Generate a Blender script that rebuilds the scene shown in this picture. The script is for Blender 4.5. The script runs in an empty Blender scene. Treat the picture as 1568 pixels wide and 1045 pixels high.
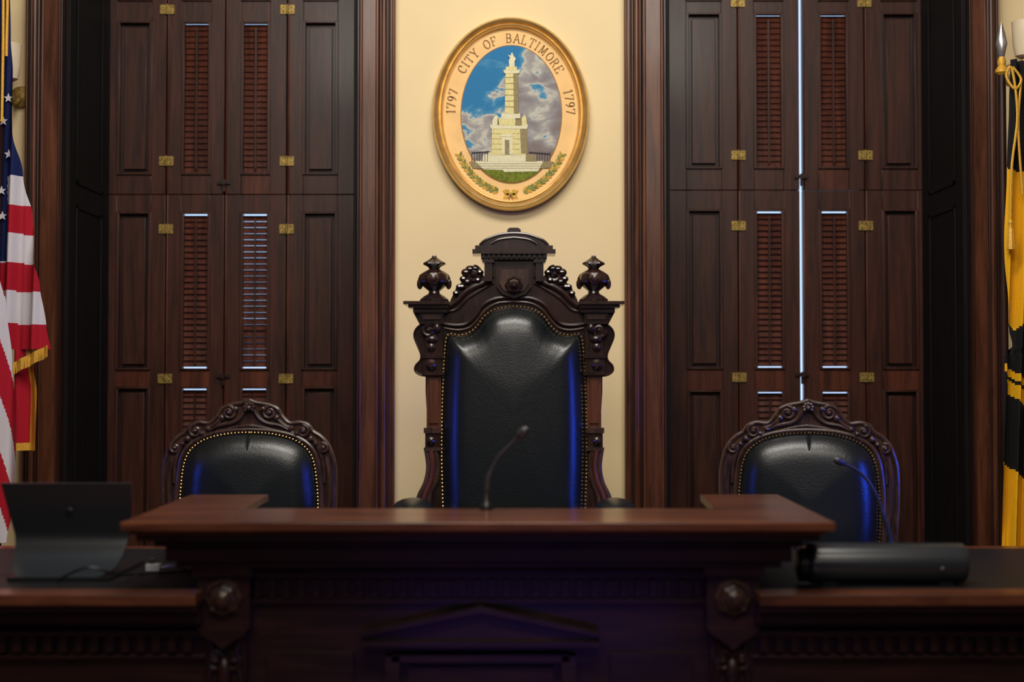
import bpy, bmesh, math, random
from mathutils import Vector, Matrix
random.seed(4)
F=1568*50/36.0
CZ=1.325
T=math.atan(57.5/F)
def pz(u,v,d):
    a=(u-784)/F; b=(522.5-v)/F
    y=math.cos(T)-b*math.sin(T); z=math.sin(T)+b*math.cos(T)
    k=d/y
    return a*k, CZ+z*k
def zz(v,d): return pz(784,v,d)[1]
def xx(u,d,v=500): return pz(u,v,d)[0]

# ---------------- materials ----------------
def nm(name):
    m=bpy.data.materials.new(name); m.use_nodes=True
    nt=m.node_tree; b=nt.nodes['Principled BSDF']
    return m,nt,b
def wood(name,c1,c2,rough=0.35,sc=(14,14,1.2),coat=0.25,bump=0.08,spec=0.5):
    m,nt,b=nm(name)
    tc=nt.nodes.new('ShaderNodeTexCoord'); mp=nt.nodes.new('ShaderNodeMapping')
    mp.inputs['Scale'].default_value=sc
    nt.links.new(tc.outputs['Object'],mp.inputs['Vector'])
    n=nt.nodes.new('ShaderNodeTexNoise'); n.inputs['Scale'].default_value=2.2; n.inputs['Detail'].default_value=8; n.inputs['Roughness'].default_value=0.62; n.inputs['Distortion'].default_value=0.6
    nt.links.new(mp.outputs['Vector'],n.inputs['Vector'])
    r=nt.nodes.new('ShaderNodeValToRGB')
    r.color_ramp.elements[0].position=0.33; r.color_ramp.elements[0].color=(*c1,1)
    r.color_ramp.elements[1].position=0.68; r.color_ramp.elements[1].color=(*c2,1)
    nt.links.new(n.outputs['Fac'],r.inputs['Fac']); nt.links.new(r.outputs['Color'],b.inputs['Base Color'])
    b.inputs['Roughness'].default_value=rough; b.inputs['Specular IOR Level'].default_value=spec
    b.inputs['Coat Weight'].default_value=coat; b.inputs['Coat Roughness'].default_value=0.15
    bp=nt.nodes.new('ShaderNodeBump'); bp.inputs['Strength'].default_value=bump; bp.inputs['Distance'].default_value=0.01
    nt.links.new(n.outputs['Fac'],bp.inputs['Height']); nt.links.new(bp.outputs['Normal'],b.inputs['Normal'])
    return m
def plain(name,c,rough=0.5,metal=0.0,nscale=0,bump=0.0,var=0.0,coat=0.0,spec=0.5):
    m,nt,b=nm(name)
    b.inputs['Base Color'].default_value=(*c,1); b.inputs['Roughness'].default_value=rough; b.inputs['Metallic'].default_value=metal
    b.inputs['Coat Weight'].default_value=coat; b.inputs['Specular IOR Level'].default_value=spec
    if nscale:
        tc=nt.nodes.new('ShaderNodeTexCoord')
        n=nt.nodes.new('ShaderNodeTexNoise'); n.inputs['Scale'].default_value=nscale; n.inputs['Detail'].default_value=5
        nt.links.new(tc.outputs['Object'],n.inputs['Vector'])
        if bump:
            bp=nt.nodes.new('ShaderNodeBump'); bp.inputs['Strength'].default_value=bump; bp.inputs['Distance'].default_value=0.004
            nt.links.new(n.outputs['Fac'],bp.inputs['Height']); nt.links.new(bp.outputs['Normal'],b.inputs['Normal'])
        if var:
            r=nt.nodes.new('ShaderNodeValToRGB')
            r.color_ramp.elements[0].position=0.3; r.color_ramp.elements[0].color=(*[x*(1-var) for x in c],1)
            r.color_ramp.elements[1].position=0.7; r.color_ramp.elements[1].color=(*[min(1,x*(1+var)) for x in c],1)
            nt.links.new(n.outputs['Fac'],r.inputs['Fac']); nt.links.new(r.outputs['Color'],b.inputs['Base Color'])
    return m
M_shut=wood('mahogany_shutter',(0.020,0.0055,0.0032),(0.066,0.018,0.0095),0.42,coat=0.15,spec=0.33)
M_rail=wood('mahogany_rail',(0.036,0.009,0.005),(0.115,0.030,0.014),0.40,coat=0.12,spec=0.3)
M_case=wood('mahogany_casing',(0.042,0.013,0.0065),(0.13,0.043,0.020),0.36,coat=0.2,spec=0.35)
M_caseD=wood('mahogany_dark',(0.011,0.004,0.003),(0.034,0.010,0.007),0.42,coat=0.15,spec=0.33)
M_reveal=wood('reveal_black',(0.002,0.002,0.0025),(0.006,0.005,0.005),0.6,coat=0.0,spec=0.2)
M_chair=wood('chair_walnut',(0.009,0.005,0.004),(0.034,0.015,0.011),0.22,(18,18,3),0.35,spec=0.5)
M_chairR=wood('chair_walnut_red',(0.045,0.014,0.008),(0.12,0.038,0.018),0.28,(18,18,2),0.3)
M_chairS=wood('armchair_walnut',(0.018,0.010,0.008),(0.072,0.035,0.025),0.24,(18,18,4),0.35)
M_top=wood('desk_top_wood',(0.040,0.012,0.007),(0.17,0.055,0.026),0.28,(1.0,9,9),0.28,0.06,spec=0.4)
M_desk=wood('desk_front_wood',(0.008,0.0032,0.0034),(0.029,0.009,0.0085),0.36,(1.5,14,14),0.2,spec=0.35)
M_cream=plain('cream_paint',(0.80,0.635,0.365),0.8,0,3.0,0.05,0.03,spec=0.25)
M_leath=plain('black_leather',(0.0045,0.0068,0.0072),0.32,0,150,0.2,0.2,spec=0.62)
M_blot=plain('desk_leather_inlay',(0.008,0.008,0.009),0.45,0,120,0.15,spec=0.3)
M_brass=plain('brass_nail',(0.55,0.38,0.16),0.3,1.0,40,0,0.2)
M_hinge=plain('old_brass_hinge',(0.30,0.20,0.05),0.5,0.6,60,0.3,0.5)
M_gold=plain('gilt_frame',(0.70,0.47,0.18),0.28,0.75,20,0.1,0.15)
M_peach=plain('seal_peach',(0.88,0.56,0.24),0.85,0,15,0,0.06,spec=0.2)
M_goldln=plain('seal_gold_line',(0.30,0.14,0.025),0.6,0.0,30,0,0.1)
M_stone=plain('painted_stone',(0.70,0.62,0.29),0.8,0,90,0,0.12,spec=0.2)
M_stoneS=plain('painted_stone_shade',(0.28,0.23,0.12),0.8,0,90,0,0.2,spec=0.2)
M_stoneL=plain('painted_stone_light',(0.72,0.68,0.46),0.8,0,90,0,0.08,spec=0.2)
M_grass=plain('painted_grass',(0.15,0.18,0.02),0.8,0,60,0,0.4,spec=0.2)
M_leaf=plain('painted_laurel',(0.20,0.22,0.05),0.7,0,60,0,0.4,spec=0.2)
M_leaf2=plain('painted_laurel_gold',(0.52,0.32,0.05),0.7,0,60,0,0.3,spec=0.2)
M_fence=plain('painted_fence',(0.05,0.04,0.05),0.7,0,60,0,0.2,spec=0.2)
M_black=plain('black_plastic',(0.008,0.008,0.010),0.35,0,200,0.05)
M_blackg=plain('black_gloss',(0.014,0.018,0.023),0.30,0,200,0.02,spec=0.8)
M_mic=plain('mic_grey_metal',(0.08,0.08,0.09),0.35,0.6,300,0.1)
M_white=plain('white_plastic',(0.5,0.5,0.52),0.4,0,50,0.02)
M_red=plain('flag_red',(0.36,0.007,0.020),0.8,0,250,0.15,0.1,spec=0.2)
M_wht=plain('flag_white',(0.56,0.53,0.57),0.8,0,250,0.15,0.06,spec=0.2)
M_blue=plain('flag_blue',(0.007,0.013,0.075),0.8,0,250,0.15,0.15,spec=0.2)
M_yel=plain('flag_yellow',(0.78,0.40,0.008),0.75,0,250,0.15,0.1,spec=0.2)
M_fblk=plain('flag_black',(0.008,0.008,0.008),0.8,0,250,0.15,0.2,spec=0.2)
M_fringe=plain('gold_fringe',(0.68,0.37,0.04),0.5,0.2,300,0.4,0.3)
M_floor=wood('floor_carpet',(0.05,0.02,0.02),(0.08,0.03,0.03),0.9,(9,9,9),0)
M_ceil=plain('ceiling_plaster',(0.6,0.52,0.40),0.8,0,8,0.05,0.03)
M_wood_wall=wood('room_panelling',(0.08,0.04,0.025),(0.16,0.08,0.05),0.5)
M_shade=plain('lamp_shade_glass',(0.75,0.62,0.42),0.4,0,8,0.05,0.05)
M_steel=plain('spear_steel',(0.75,0.75,0.75),0.25,0.9,30,0,0.1)

# seal painting sky
def skymat():
    m,nt,b=nm('painted_sky')
    tc=nt.nodes.new('ShaderNodeTexCoord')
    n=nt.nodes.new('ShaderNodeTexNoise'); n.inputs['Scale'].default_value=8.5; n.inputs['Detail'].default_value=6; n.inputs['Distortion'].default_value=0.4
    mp=nt.nodes.new('ShaderNodeMapping'); mp.inputs['Location'].default_value=(0.35,0,0.1); mp.inputs['Scale'].default_value=(1,1,1.5)
    nt.links.new(tc.outputs['Object'],mp.inputs['Vector']); nt.links.new(mp.outputs['Vector'],n.inputs['Vector'])
    sp=nt.nodes.new('ShaderNodeSeparateXYZ'); nt.links.new(tc.outputs['Object'],sp.inputs['Vector'])
    a=nt.nodes.new('ShaderNodeMath'); a.operation='MULTIPLY_ADD'; a.inputs[1].default_value=0.45; nt.links.new(sp.outputs['X'],a.inputs[0]); nt.links.new(n.outputs['Fac'],a.inputs[2])
    z0=zz(140,6.26)
    z1=nt.nodes.new('ShaderNodeMath'); z1.operation='MULTIPLY_ADD'; z1.inputs[1].default_value=-0.6; z1.inputs[2].default_value=z0*0.6; nt.links.new(sp.outputs['Z'],z1.inputs[0])
    s=nt.nodes.new('ShaderNodeMath'); s.operation='ADD'; nt.links.new(a.outputs[0],s.inputs[0]); nt.links.new(z1.outputs[0],s.inputs[1])
    r=nt.nodes.new('ShaderNodeValToRGB'); e=r.color_ramp.elements
    e[0].position=0.40; e[0].color=(0.03,0.18,0.38,1); e[1].position=0.78; e[1].color=(0.21,0.17,0.16,1)
    x=e.new(0.475); x.color=(0.08,0.26,0.42,1); x=e.new(0.52); x.color=(0.54,0.51,0.42,1); x=e.new(0.57); x.color=(0.34,0.33,0.32,1); x=e.new(0.66); x.color=(0.24,0.22,0.23,1)
    nt.links.new(s.outputs[0],r.inputs['Fac']); nt.links.new(r.outputs['Color'],b.inputs['Base Color']); b.inputs['Roughness'].default_value=0.8; b.inputs['Specular IOR Level'].default_value=0.2
    return m
M_sky=skymat()

# ---------------- mesh builder ----------------
class MB:
    def __init__(s,name): s.name=name; s.bm=bmesh.new(); s.mats=[]
    def mi(s,m):
        if m not in s.mats: s.mats.append(m)
        return s.mats.index(m)
    def face(s,vs,m):
        try:
            f=s.bm.faces.new(vs); f.material_index=s.mi(m); return f
        except ValueError: return None
    def box(s,x0,x1,y0,y1,z0,z1,m,M=None):
        c=[(x0,y0,z0),(x1,y0,z0),(x1,y1,z0),(x0,y1,z0),(x0,y0,z1),(x1,y0,z1),(x1,y1,z1),(x0,y1,z1)]
        if M is not None: c=[M@Vector(p) for p in c]
        v=[s.bm.verts.new(p) for p in c]
        for q in ((0,3,2,1),(4,5,6,7),(0,1,5,4),(1,2,6,5),(2,3,7,6),(3,0,4,7)): s.face([v[i] for i in q],m)
    def prism(s,pts,y0,y1,m):   # pts (x,z)
        a=[s.bm.verts.new((p[0],y0,p[1])) for p in pts]; b=[s.bm.verts.new((p[0],y1,p[1])) for p in pts]
        n=len(pts)
        s.face(a,m); s.face(b[::-1],m)
        for i in range(n): s.face([a[i],b[i],b[(i+1)%n],a[(i+1)%n]],m)
    def plan(s,pts,z0,z1,m):    # pts (x,y)
        a=[s.bm.verts.new((p[0],p[1],z0)) for p in pts]; b=[s.bm.verts.new((p[0],p[1],z1)) for p in pts]
        n=len(pts)
        s.face(a[::-1],m); s.face(b,m)
        for i in range(n): s.face([a[i],a[(i+1)%n],b[(i+1)%n],b[i]],m)
    def lathe(s,c,prof,m,axis='z',n=20,ribs=0,ra=0):  # prof (r,h)
        rings=[]
        for r,h in prof:
            ring=[]
            for i in range(n):
                t=2*math.pi*i/n; rr=r*(1+ra*math.cos(ribs*t)) if ribs else r
                if axis=='z': p=(c[0]+rr*math.cos(t),c[1]+rr*math.sin(t),c[2]+h)
                elif axis=='y': p=(c[0]+rr*math.cos(t),c[1]+h,c[2]+rr*math.sin(t))
                else: p=(c[0]+h,c[1]+rr*math.cos(t),c[2]+rr*math.sin(t))
                ring.append(s.bm.verts.new(p))
            rings.append(ring)
        for a,b in zip(rings,rings[1:]):
            for i in range(n): s.face([a[i],a[(i+1)%n],b[(i+1)%n],b[i]],m)
        s.face(rings[0],m); s.face(rings[-1],m)
    def ell(s,c,r,m,n=14,k=8):
        if isinstance(r,(int,float)): r=(r,r,r)
        top=s.bm.verts.new((c[0],c[1],c[2]+r[2])); bot=s.bm.verts.new((c[0],c[1],c[2]-r[2])); rings=[]
        for j in range(1,k):
            p=math.pi*j/k
            rings.append([s.bm.verts.new((c[0]+r[0]*math.sin(p)*math.cos(2*math.pi*i/n),c[1]+r[1]*math.sin(p)*math.sin(2*math.pi*i/n),c[2]+r[2]*math.cos(p))) for i in range(n)])
        for i in range(n):
            s.face([top,rings[0][i],rings[0][(i+1)%n]],m); s.face([bot,rings[-1][(i+1)%n],rings[-1][i]],m)
        for a,b in zip(rings,rings[1:]):
            for i in range(n): s.face([a[i],b[i],b[(i+1)%n],a[(i+1)%n]],m)
    def tube(s,pts,r,m,n=8,closed=False):
        pts=[Vector(p) for p in pts]; N=len(pts); rings=[]
        for i,p in enumerate(pts):
            if closed: t=(pts[(i+1)%N]-pts[i-1])
            else: t=(pts[min(i+1,N-1)]-pts[max(i-1,0)])
            if t.length<1e-9: t=Vector((0,0,1))
            t.normalize()
            up=Vector((0,1,0)) if abs(t.y)<0.9 else Vector((1,0,0))
            a=t.cross(up).normalized(); b=t.cross(a).normalized()
            rr=r[i] if isinstance(r,(list,tuple)) else r
            rings.append([s.bm.verts.new(p+a*rr*math.cos(2*math.pi*k/n)+b*rr*math.sin(2*math.pi*k/n)) for k in range(n)])
        L=N if closed else N-1
        for i in range(L):
            a=rings[i]; b=rings[(i+1)%N]
            for k in range(n): s.face([a[k],a[(k+1)%n],b[(k+1)%n],b[k]],m)
        if not closed: s.face(rings[0],m); s.face(rings[-1],m)
    def spiral(s,c,r,turns,dirn,a0,th,m,y,st=26):
        pts=[];rs=[]
        for i in range(st):
            t=i/(st-1); a=a0+dirn*turns*2*math.pi*t; q=r*(1-t)**0.8+th*0.3
            pts.append((c[0]+q*math.cos(a),y-0.006*t,c[1]+q*math.sin(a))); rs.append(th*(1-0.45*t))
        s.tube(pts,rs,m,7)
        s.ell((c[0],y-0.006,c[1]),th*1.1,m,8,6)
    def puff(s,out,yb,h,m,rings=26,w=0.10,cen=None,smooth=30,crown=0.25):
        """upholstered pad: height rises with the distance from the nailed edge, then relaxed"""
        n=len(out); cx,cz=cen
        segs=[(out[i],out[(i+1)%n]) for i in range(n)]
        def dist(px,pz_):
            best=9
            for (ax,az),(bx,bz) in segs:
                dx,dz=bx-ax,bz-az; L=dx*dx+dz*dz
                t=0 if L<1e-12 else max(0,min(1,((px-ax)*dx+(pz_-az)*dz)/L))
                d=(px-ax-t*dx)**2+(pz_-az-t*dz)**2
                if d<best: best=d
            return math.sqrt(best)
        P=[];H=[]
        for j in range(rings):
            t=1-(j/rings)**1.35
            P.append([(cx+(p[0]-cx)*t,cz+(p[1]-cz)*t) for p in out])
            row=[]
            for (x,z) in P[-1]:
                d=0 if j==0 else dist(x,z)
                q=min(1,d/w); row.append(h*(1-(1-q)**2.4)*(1-crown)+h*crown*min(1,d/(3*w)))
            H.append(row)
        hc=h
        for it in range(smooth):
            N=[r[:] for r in H]
            for j in range(1,rings):
                for i in range(n):
                    nx=H[j+1][i] if j+1<rings else hc
                    N[j][i]=0.4*H[j][i]+0.15*(H[j-1][i]+nx+H[j][i-1]+H[j][(i+1)%n])
            H=N; hc=0.5*hc+0.5*sum(H[-1])/n
        prev=None
        for j in range(rings):
            ring=[s.bm.verts.new((P[j][i][0],yb-H[j][i],P[j][i][1])) for i in range(n)]
            if prev:
                for i in range(n): s.face([prev[i],prev[(i+1)%n],ring[(i+1)%n],ring[i]],m)
            prev=ring
        c=s.bm.verts.new((cx,yb-hc,cz))
        for i in range(n): s.face([prev[i],prev[(i+1)%n],c],m)
    def ering(s,cx,cz,a,b,prof,m,n=96):  # prof (off,y)
        rings=[]
        for off,y in prof:
            rings.append([s.bm.verts.new((cx+(a-off)*math.cos(2*math.pi*i/n),y,cz+(b-off)*math.sin(2*math.pi*i/n))) for i in range(n)])
        for p,q in zip(rings,rings[1:]):
            for i in range(n): s.face([p[i],p[(i+1)%n],q[(i+1)%n],q[i]],m)
    def finish(s,bevel=0,parent=None,ang=35,loc=None,rot=None,seg=2,name=None):
        bmesh.ops.recalc_face_normals(s.bm,faces=s.bm.faces[:])
        me=bpy.data.meshes.new(s.name); s.bm.to_mesh(me); s.bm.free()
        for m in s.mats: me.materials.append(m)
        me.polygons.foreach_set('use_smooth',[True]*len(me.polygons))
        me.set_sharp_from_angle(angle=math.radians(ang))
        o=bpy.data.objects.new(s.name,me); bpy.context.collection.objects.link(o)
        if bevel:
            md=o.modifiers.new('bevel','BEVEL'); md.width=bevel; md.segments=seg; md.limit_method='ANGLE'; md.angle_limit=math.radians(40)
        if parent: o.parent=parent
        if loc: o.location=loc
        if rot: o.rotation_euler=rot
        return o
def empty(name,loc=(0,0,0),rot=(0,0,0)):
    e=bpy.data.objects.new(name,None); bpy.context.collection.objects.link(e); e.location=loc; e.rotation_euler=rot; e.empty_display_size=0.1
    return e
def cat(pts,k=6,closed=False):
    out=[]; n=len(pts)
    rng=range(n if closed else n-1)
    for i in rng:
        if closed: p0,p1,p2,p3=pts[i-1],pts[i],pts[(i+1)%n],pts[(i+2)%n]
        else: p0,p1,p2,p3=pts[max(i-1,0)],pts[i],pts[i+1],pts[min(i+2,n-1)]
        for j in range(k):
            t=j/k
            out.append(tuple(0.5*((2*p1[d])+(-p0[d]+p2[d])*t+(2*p0[d]-5*p1[d]+4*p2[d]-p3[d])*t*t+(-p0[d]+3*p1[d]-3*p2[d]+p3[d])*t**3) for d in range(len(p1))))
    if not closed: out.append(tuple(pts[-1]))
    return out
def resample(pts,step):
    out=[pts[0]]; acc=0
    for a,b in zip(pts,pts[1:]):
        L=math.dist(a,b); d=step-acc
        while d<=L:
            t=d/L; out.append(tuple(a[i]+(b[i]-a[i])*t for i in range(len(a)))); d+=step
        acc=L-(d-step)
    return out

# ---------------- room shell ----------------
WY=6.3; SY=6.84; CEIL=4.6
xo_l=xx(95,6.2); xi_l=xx(547,6.2); xi_r=xx(1020,6.2); xo_r=xx(1485,6.2)
WZ0,WZ1=0.35,4.2
def wallbox(name,parts,m):
    b=MB(name)
    for p in parts: b.box(*p,m)
    return b.finish()
wallbox('wall_back',[(xi_l,xi_r,WY,7.0,0,CEIL),(-3.3,xo_l,WY,7.0,0,CEIL),(xo_r,3.3,WY,7.0,0,CEIL),
   (xo_l,xi_l,WY,7.0,WZ1,CEIL),(xi_r,xo_r,WY,7.0,WZ1,CEIL),(xo_l,xi_l,WY,7.0,0,WZ0),(xi_r,xo_r,WY,7.0,0,WZ0)],M_cream)
wallbox('wall_left',[(-3.4,-3.3,-2.2,7.0,0,CEIL)],M_wood_wall)
wallbox('wall_right',[(3.3,3.4,-2.2,7.0,0,CEIL)],M_wood_wall)
wallbox('wall_front',[(-3.4,3.4,-2.3,-2.2,0,CEIL)],M_wood_wall)
wallbox('ceiling',[(-3.4,3.4,-2.3,7.0,CEIL,CEIL+0.1)],M_ceil)
wallbox('floor',[(-3.4,3.4,-2.3,7.0,-0.1,0)],M_floor)

def casing(name,xa,xb,flip):
    b=MB(name); w=xb-xa
    def bx(t0,t1,y,m):
        a,c=xa+w*t0,xa+w*t1
        b.box(min(a,c),max(a,c),y,WY-0.002,0.0,CEIL-0.002,m)
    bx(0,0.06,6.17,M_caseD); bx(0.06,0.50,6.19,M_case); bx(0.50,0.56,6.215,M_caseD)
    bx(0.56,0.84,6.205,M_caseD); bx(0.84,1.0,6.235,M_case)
    for t,r,y,m in ((0.09,0.008,6.19,M_case),(0.53,0.010,6.205,M_case),(0.63,0.009,6.203,M_caseD),(0.72,0.012,6.2,M_case),(0.82,0.010,6.21,M_caseD),(0.97,0.007,6.236,M_case)):
        b.lathe((xa+w*t,y,0),[(r,0.0),(r,CEIL-0.003)],m,n=14)
    return b.finish(0.002)
casing('trim_1',xi_l,xx(603,6.22),0)
casing('trim_2',xi_r,xx(958,6.22),0)
casing('trim_3',xo_l,xx(34,6.22),0)
casing('trim_4',xo_r,xx(1534,6.22),0)
b=MB('baseboard_back'); b.box(xx(604,6.22),xx(957,6.22),6.26,WY-0.002,0,0.22,M_case); b.finish(0.004)

# windows (reveal + shutters + sash)
def window(name,edges,outer_x,inner_x,vr,glow,lit_gap):
    root=empty(name,(0,0,0))
    b=MB('reveal')
    sgn=1 if inner_x>outer_x else -1
    th=0.02
    for x,sg in ((outer_x,sgn),(inner_x,-sgn)):
        b.box(min(x,x+sg*th),max(x,x+sg*th),6.22,6.98,WZ0,WZ1,M_reveal)
    b.box(min(outer_x,inner_x)+th,max(outer_x,inner_x)-th,6.22,6.98,WZ1-0.02,WZ1-0.001,M_reveal)
    b.box(min(outer_x,inner_x)+th,max(outer_x,inner_x)-th,6.22,6.98,WZ0+0.001,WZ0+0.02,M_case)
    for za,zb in ((zz(290,6.5),zz(-50,6.5)),(zz(880,6.5),zz(320,6.5))):
        x=outer_x+sgn*(th+0.002)
        for (y0,y1,z0,z1) in ((6.32,6.34,za,zb),(6.70,6.72,za,zb),(6.32,6.72,za,za+0.02),(6.32,6.72,zb-0.02,zb)):
            b.box(min(x-0.003,x+0.003),max(x-0.003,x+0.003),y0,y1,z0,z1,M_reveal)
    b.finish(0.002,root)
    fr=MB('shutter_leaves'); sl=MB('louvre_slats'); hg=MB('hinges')
    tiers=[(vr[0],vr[1],[(vr[2],vr[3]),(-330,2)]),(vr[4],900,[(vr[5],vr[6]),(vr[7],860)])]
    for li,(ua,ub,pa,pb,kind) in enumerate(edges):
        X0,X1=xx(ua,SY),xx(ub,SY); P0,P1=xx(pa,SY),xx(pb,SY)
        for ti,(vt,vb,pans) in enumerate(tiers):
            zt=min(zz(vt,SY),WZ1-0.03); zb=max(zz(vb,SY),WZ0+0.03)
            y0,y1=SY,SY+0.04
            fr.box(X0,P0,y0,y1,zb,zt,M_shut); fr.box(P1,X1,y0,y1,zb,zt,M_shut)
            fr.lathe((X0+0.006,y0,0),[(0.005,zb),(0.005,zt)],M_rail,n=8)
            zs=[zt]
            for (a,c) in sorted(pans):
                zs+= [min(zz(a,SY),zt-0.06),max(zz(c,SY),zb+0.05)]
            zs.append(zb)
            for k in range(0,len(zs),2):
                if zs[k]-zs[k+1]>0.002: fr.box(P0,P1,y0+0.0005,y1,zs[k+1],zs[k],M_rail if (ti==1 and k==2) or (ti==0 and k==4 and li==2) else M_shut)
            for k,(a,c) in enumerate(sorted(pans)):
                z1=min(zz(a,SY),zt-0.06); z0=max(zz(c,SY),zb+0.05)
                m_=0.009
                for (q0,q1,w0,w1) in ((P0,P0+m_,z0,z1),(P1-m_,P1,z0,z1),(P0+m_,P1-m_,z0,z0+m_),(P0+m_,P1-m_,z1-m_,z1)):
                    fr.box(q0-0.003,q1+0.003,y0-0.010,y0+0.02,w0,w1,M_shut)
                if kind=='p':
                    fr.box(P0,P1,y0+0.024,y1-0.002,z0,z1,M_caseD)
                    i=0.028
                    fr.prism([(P0+i,z0+i),(P1-i,z0+i),(P1-i,z1-i),(P0+i,z1-i)],y0+0.004,y0+0.026,M_shut)
                else:
                    lit=(ti==1)
                    ang=math.radians(glow[li] if lit else 68)
                    et=0.006 if lit else 0.0; eb=0.007 if lit else 0.003
                    H=z1-z0-2*m_; hs=0.017*math.sin(ang)
                    top=z1-m_-et-hs; bot=z0+m_+eb+hs
                    n=int((top-bot)/0.0282)+1; pit=(top-bot)/(n-1)
                    for j in range(n):
                        zc=bot+pit*j
                        M=Matrix.Translation(((P0+P1)/2,y0+0.024,zc))@Matrix.Rotation(ang+random.uniform(-0.04,0.04)*(1 if lit else 0),4,'X')
                        sl.box(-(P1-P0)/2+0.006,(P1-P0)/2-0.006,-0.017,0.017,-0.0022,0.0022,M_rail,M)
                    xr=(P0+P1)/2
                    sl.box(xr-0.004,xr+0.004,y0-0.004,y0+0.004,z0+0.03,z1-0.03,M_shut)
    for i in range(3):
        if i==1 and lit_gap: continue
        x=xx((edges[i][1]+edges[i+1][0])/2,SY)
        fr.box(x-0.018,x+0.018,SY+0.041,SY+0.055,WZ0+0.03,WZ1-0.03,M_caseD)
    zr=zz((vr[1]+vr[4])/2,SY)
    for i in range(4):
        if lit_gap and i==2: continue
        fr.box(xx(edges[i][0],SY)+0.005,xx(edges[i][1],SY)-0.005,SY+0.041,SY+0.055,zr-0.02,zr+0.02,M_caseD)
    for uh in (edges[0][1]+1.5,edges[2][1]+1.5):
        for vh in vr[8]:
            x=xx(uh,SY); z=zz(vh,SY)
            hg.box(x-0.034,x-0.004,SY-0.008,SY,z-0.022,z+0.022,M_hinge); hg.box(x+0.004,x+0.034,SY-0.008,SY,z-0.022,z+0.022,M_hinge)
            hg.lathe((x,SY-0.009,z-0.024),[(0.006,0),(0.006,0.048)],M_hinge,n=10)
            for dx in (-0.02,0.02):
                for dz in (-0.012,0.012): hg.ell((x+dx,SY-0.009,z+dz),0.003,M_caseD,6,4)
    xl=xx((edges[1][1]+edges[2][0])/2,SY); 
    for v_ in vr[9]:
        z=zz(v_,SY)
        hg.box(xl-0.035,xl+0.03,SY-0.012,SY-0.001,z-0.008,z+0.008,M_caseD); hg.lathe((xl,SY-0.03,z),[(0.014,0),(0.014,0.02),(0.01,0.03)],M_caseD,'y',12)
        hg.box(xl-0.006,xl+0.006,SY-0.02,SY-0.001,z-0.045,z,M_caseD)
    fr.finish(0.002,root,seg=2); sl.finish(0,root); hg.finish(0,root)
    sa=MB('sash'); 
    x0,x1=min(outer_x,inner_x)+0.02,max(outer_x,inner_x)-0.02
    for q in ((x0,x0+0.06,WZ0+0.02,WZ1-0.02),(x1-0.06,x1,WZ0+0.02,WZ1-0.02),(x0,x1,WZ0+0.02,WZ0+0.1),(x0,x1,WZ1-0.1,WZ1-0.02)):
        sa.box(q[0],q[1],6.93,6.97,q[2],q[3],M_case)
    sa.finish(0,root)
    jb=MB('jamb')
    l0,l1=xx(edges[0][0],SY)-0.003,xx(edges[3][1],SY)+0.003
    if l0>x0: jb.box(x0,l0+0.006,SY-0.01,SY+0.05,WZ0+0.02,WZ1-0.02,M_reveal)
    if l1<x1: jb.box(l1-0.006,x1,SY-0.01,SY+0.05,WZ0+0.02,WZ1-0.02,M_reveal)
    jb.finish(0,root)
window('window_1',[(152,252,178,230,'p'),(253.5,342,277,321,'l'),(343.5,437,368,412,'l'),(438.5,548,463,516,'p')],xo_l,xi_l,
   (-330,297.5,33,268,298.5,325,567,593,[15,247,351,580],[280,576]),{1:60,2:52},False)
window('window_2',[(1018,1130,1052,1106,'p'),(1131.5,1225.5,1156,1201,'l'),(1230.5,1325,1255,1301,'l'),(1326.5,1424,1352,1406,'p')],xo_r,xi_r,
   (-330,291,20,259,291.8,321,566,598,[4,238,346,578],[271,574]),{1:57,2:60},True)

# ---------------- city seal ----------------
root=empty('city_seal_plaque')
SD=6.26; cx,cz=pz(782,174,SD); s=SD/F*1.0
b=MB('gilt_frame')
prof=[(0,6.298),(-0.2,6.27),(2,6.245),(5,6.235),(8,6.24),(10,6.255),(12,6.258),(13.5,6.248),(15,6.25),(16.5,6.268),(18,6.285)]
b.ering(cx,cz,121*s,150*s,[(o*s,y) for o,y in prof],M_gold)
b.finish(0,root)
b=MB('seal_field')
def edisc(b,cx,cz,a,c,y,m,n=96):
    b.face([b.bm.verts.new((cx+a*math.cos(2*math.pi*i/n),y,cz+c*math.sin(2*math.pi*i/n))) for i in range(n)],m)
edisc(b,cx,cz,107*s,136*s,6.275,M_peach)
pcx,pcz=pz(783,174,SD)
edisc(b,pcx,pcz,77*s,106*s,6.272,M_sky)
b.ering(pcx,pcz,78*s,107*s,[(-0.3*s,6.2715),(0.8*s,6.2712)],M_goldln)
b.ering(cx,cz,106*s,135*s,[(0,6.274),(1.0*s,6.2735)],M_goldln)
b.finish(0,root)
def q(u,v): return pz(u,v,SD)
b=MB('painted_monument')
Y0=6.2715
def poly(pts,m,l): b.prism([q(*p) for p in pts],Y0-0.0006*l-0.0004,Y0-0.0006*(l-1)-0.0002,m)
def epts(vc):
    g=[]
    for i in range(81):
        a=math.pi*i/80
        if 174+105*math.sin(a)>=vc: g.append((783-76*math.cos(a),174+105*math.sin(a)))
    return g
poly(epts(250),M_grass,1)
poly([(718,247),(848,247),(842,257),(724,257)],M_stoneS,2)
poly([(727,246),(832,246),(824,262),(772,263),(770,260),(740,259)],M_stoneL,3)
poly([(740,236),(820,236),(822,247),(738,247)],M_stoneL,4)
poly([(805,236),(820,236),(822,247),(805,247)],M_stoneS,5)
for v_ in (250,253.5,257): poly([(730,v_),(829,v_),(829,v_+0.7),(730,v_+0.7)],M_stoneS,4)
poly([(748,233),(806,233),(806,237),(748,237)],M_stone,6)
poly([(753,196),(796,196),(798,235),(753,235)],M_stone,7)
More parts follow.
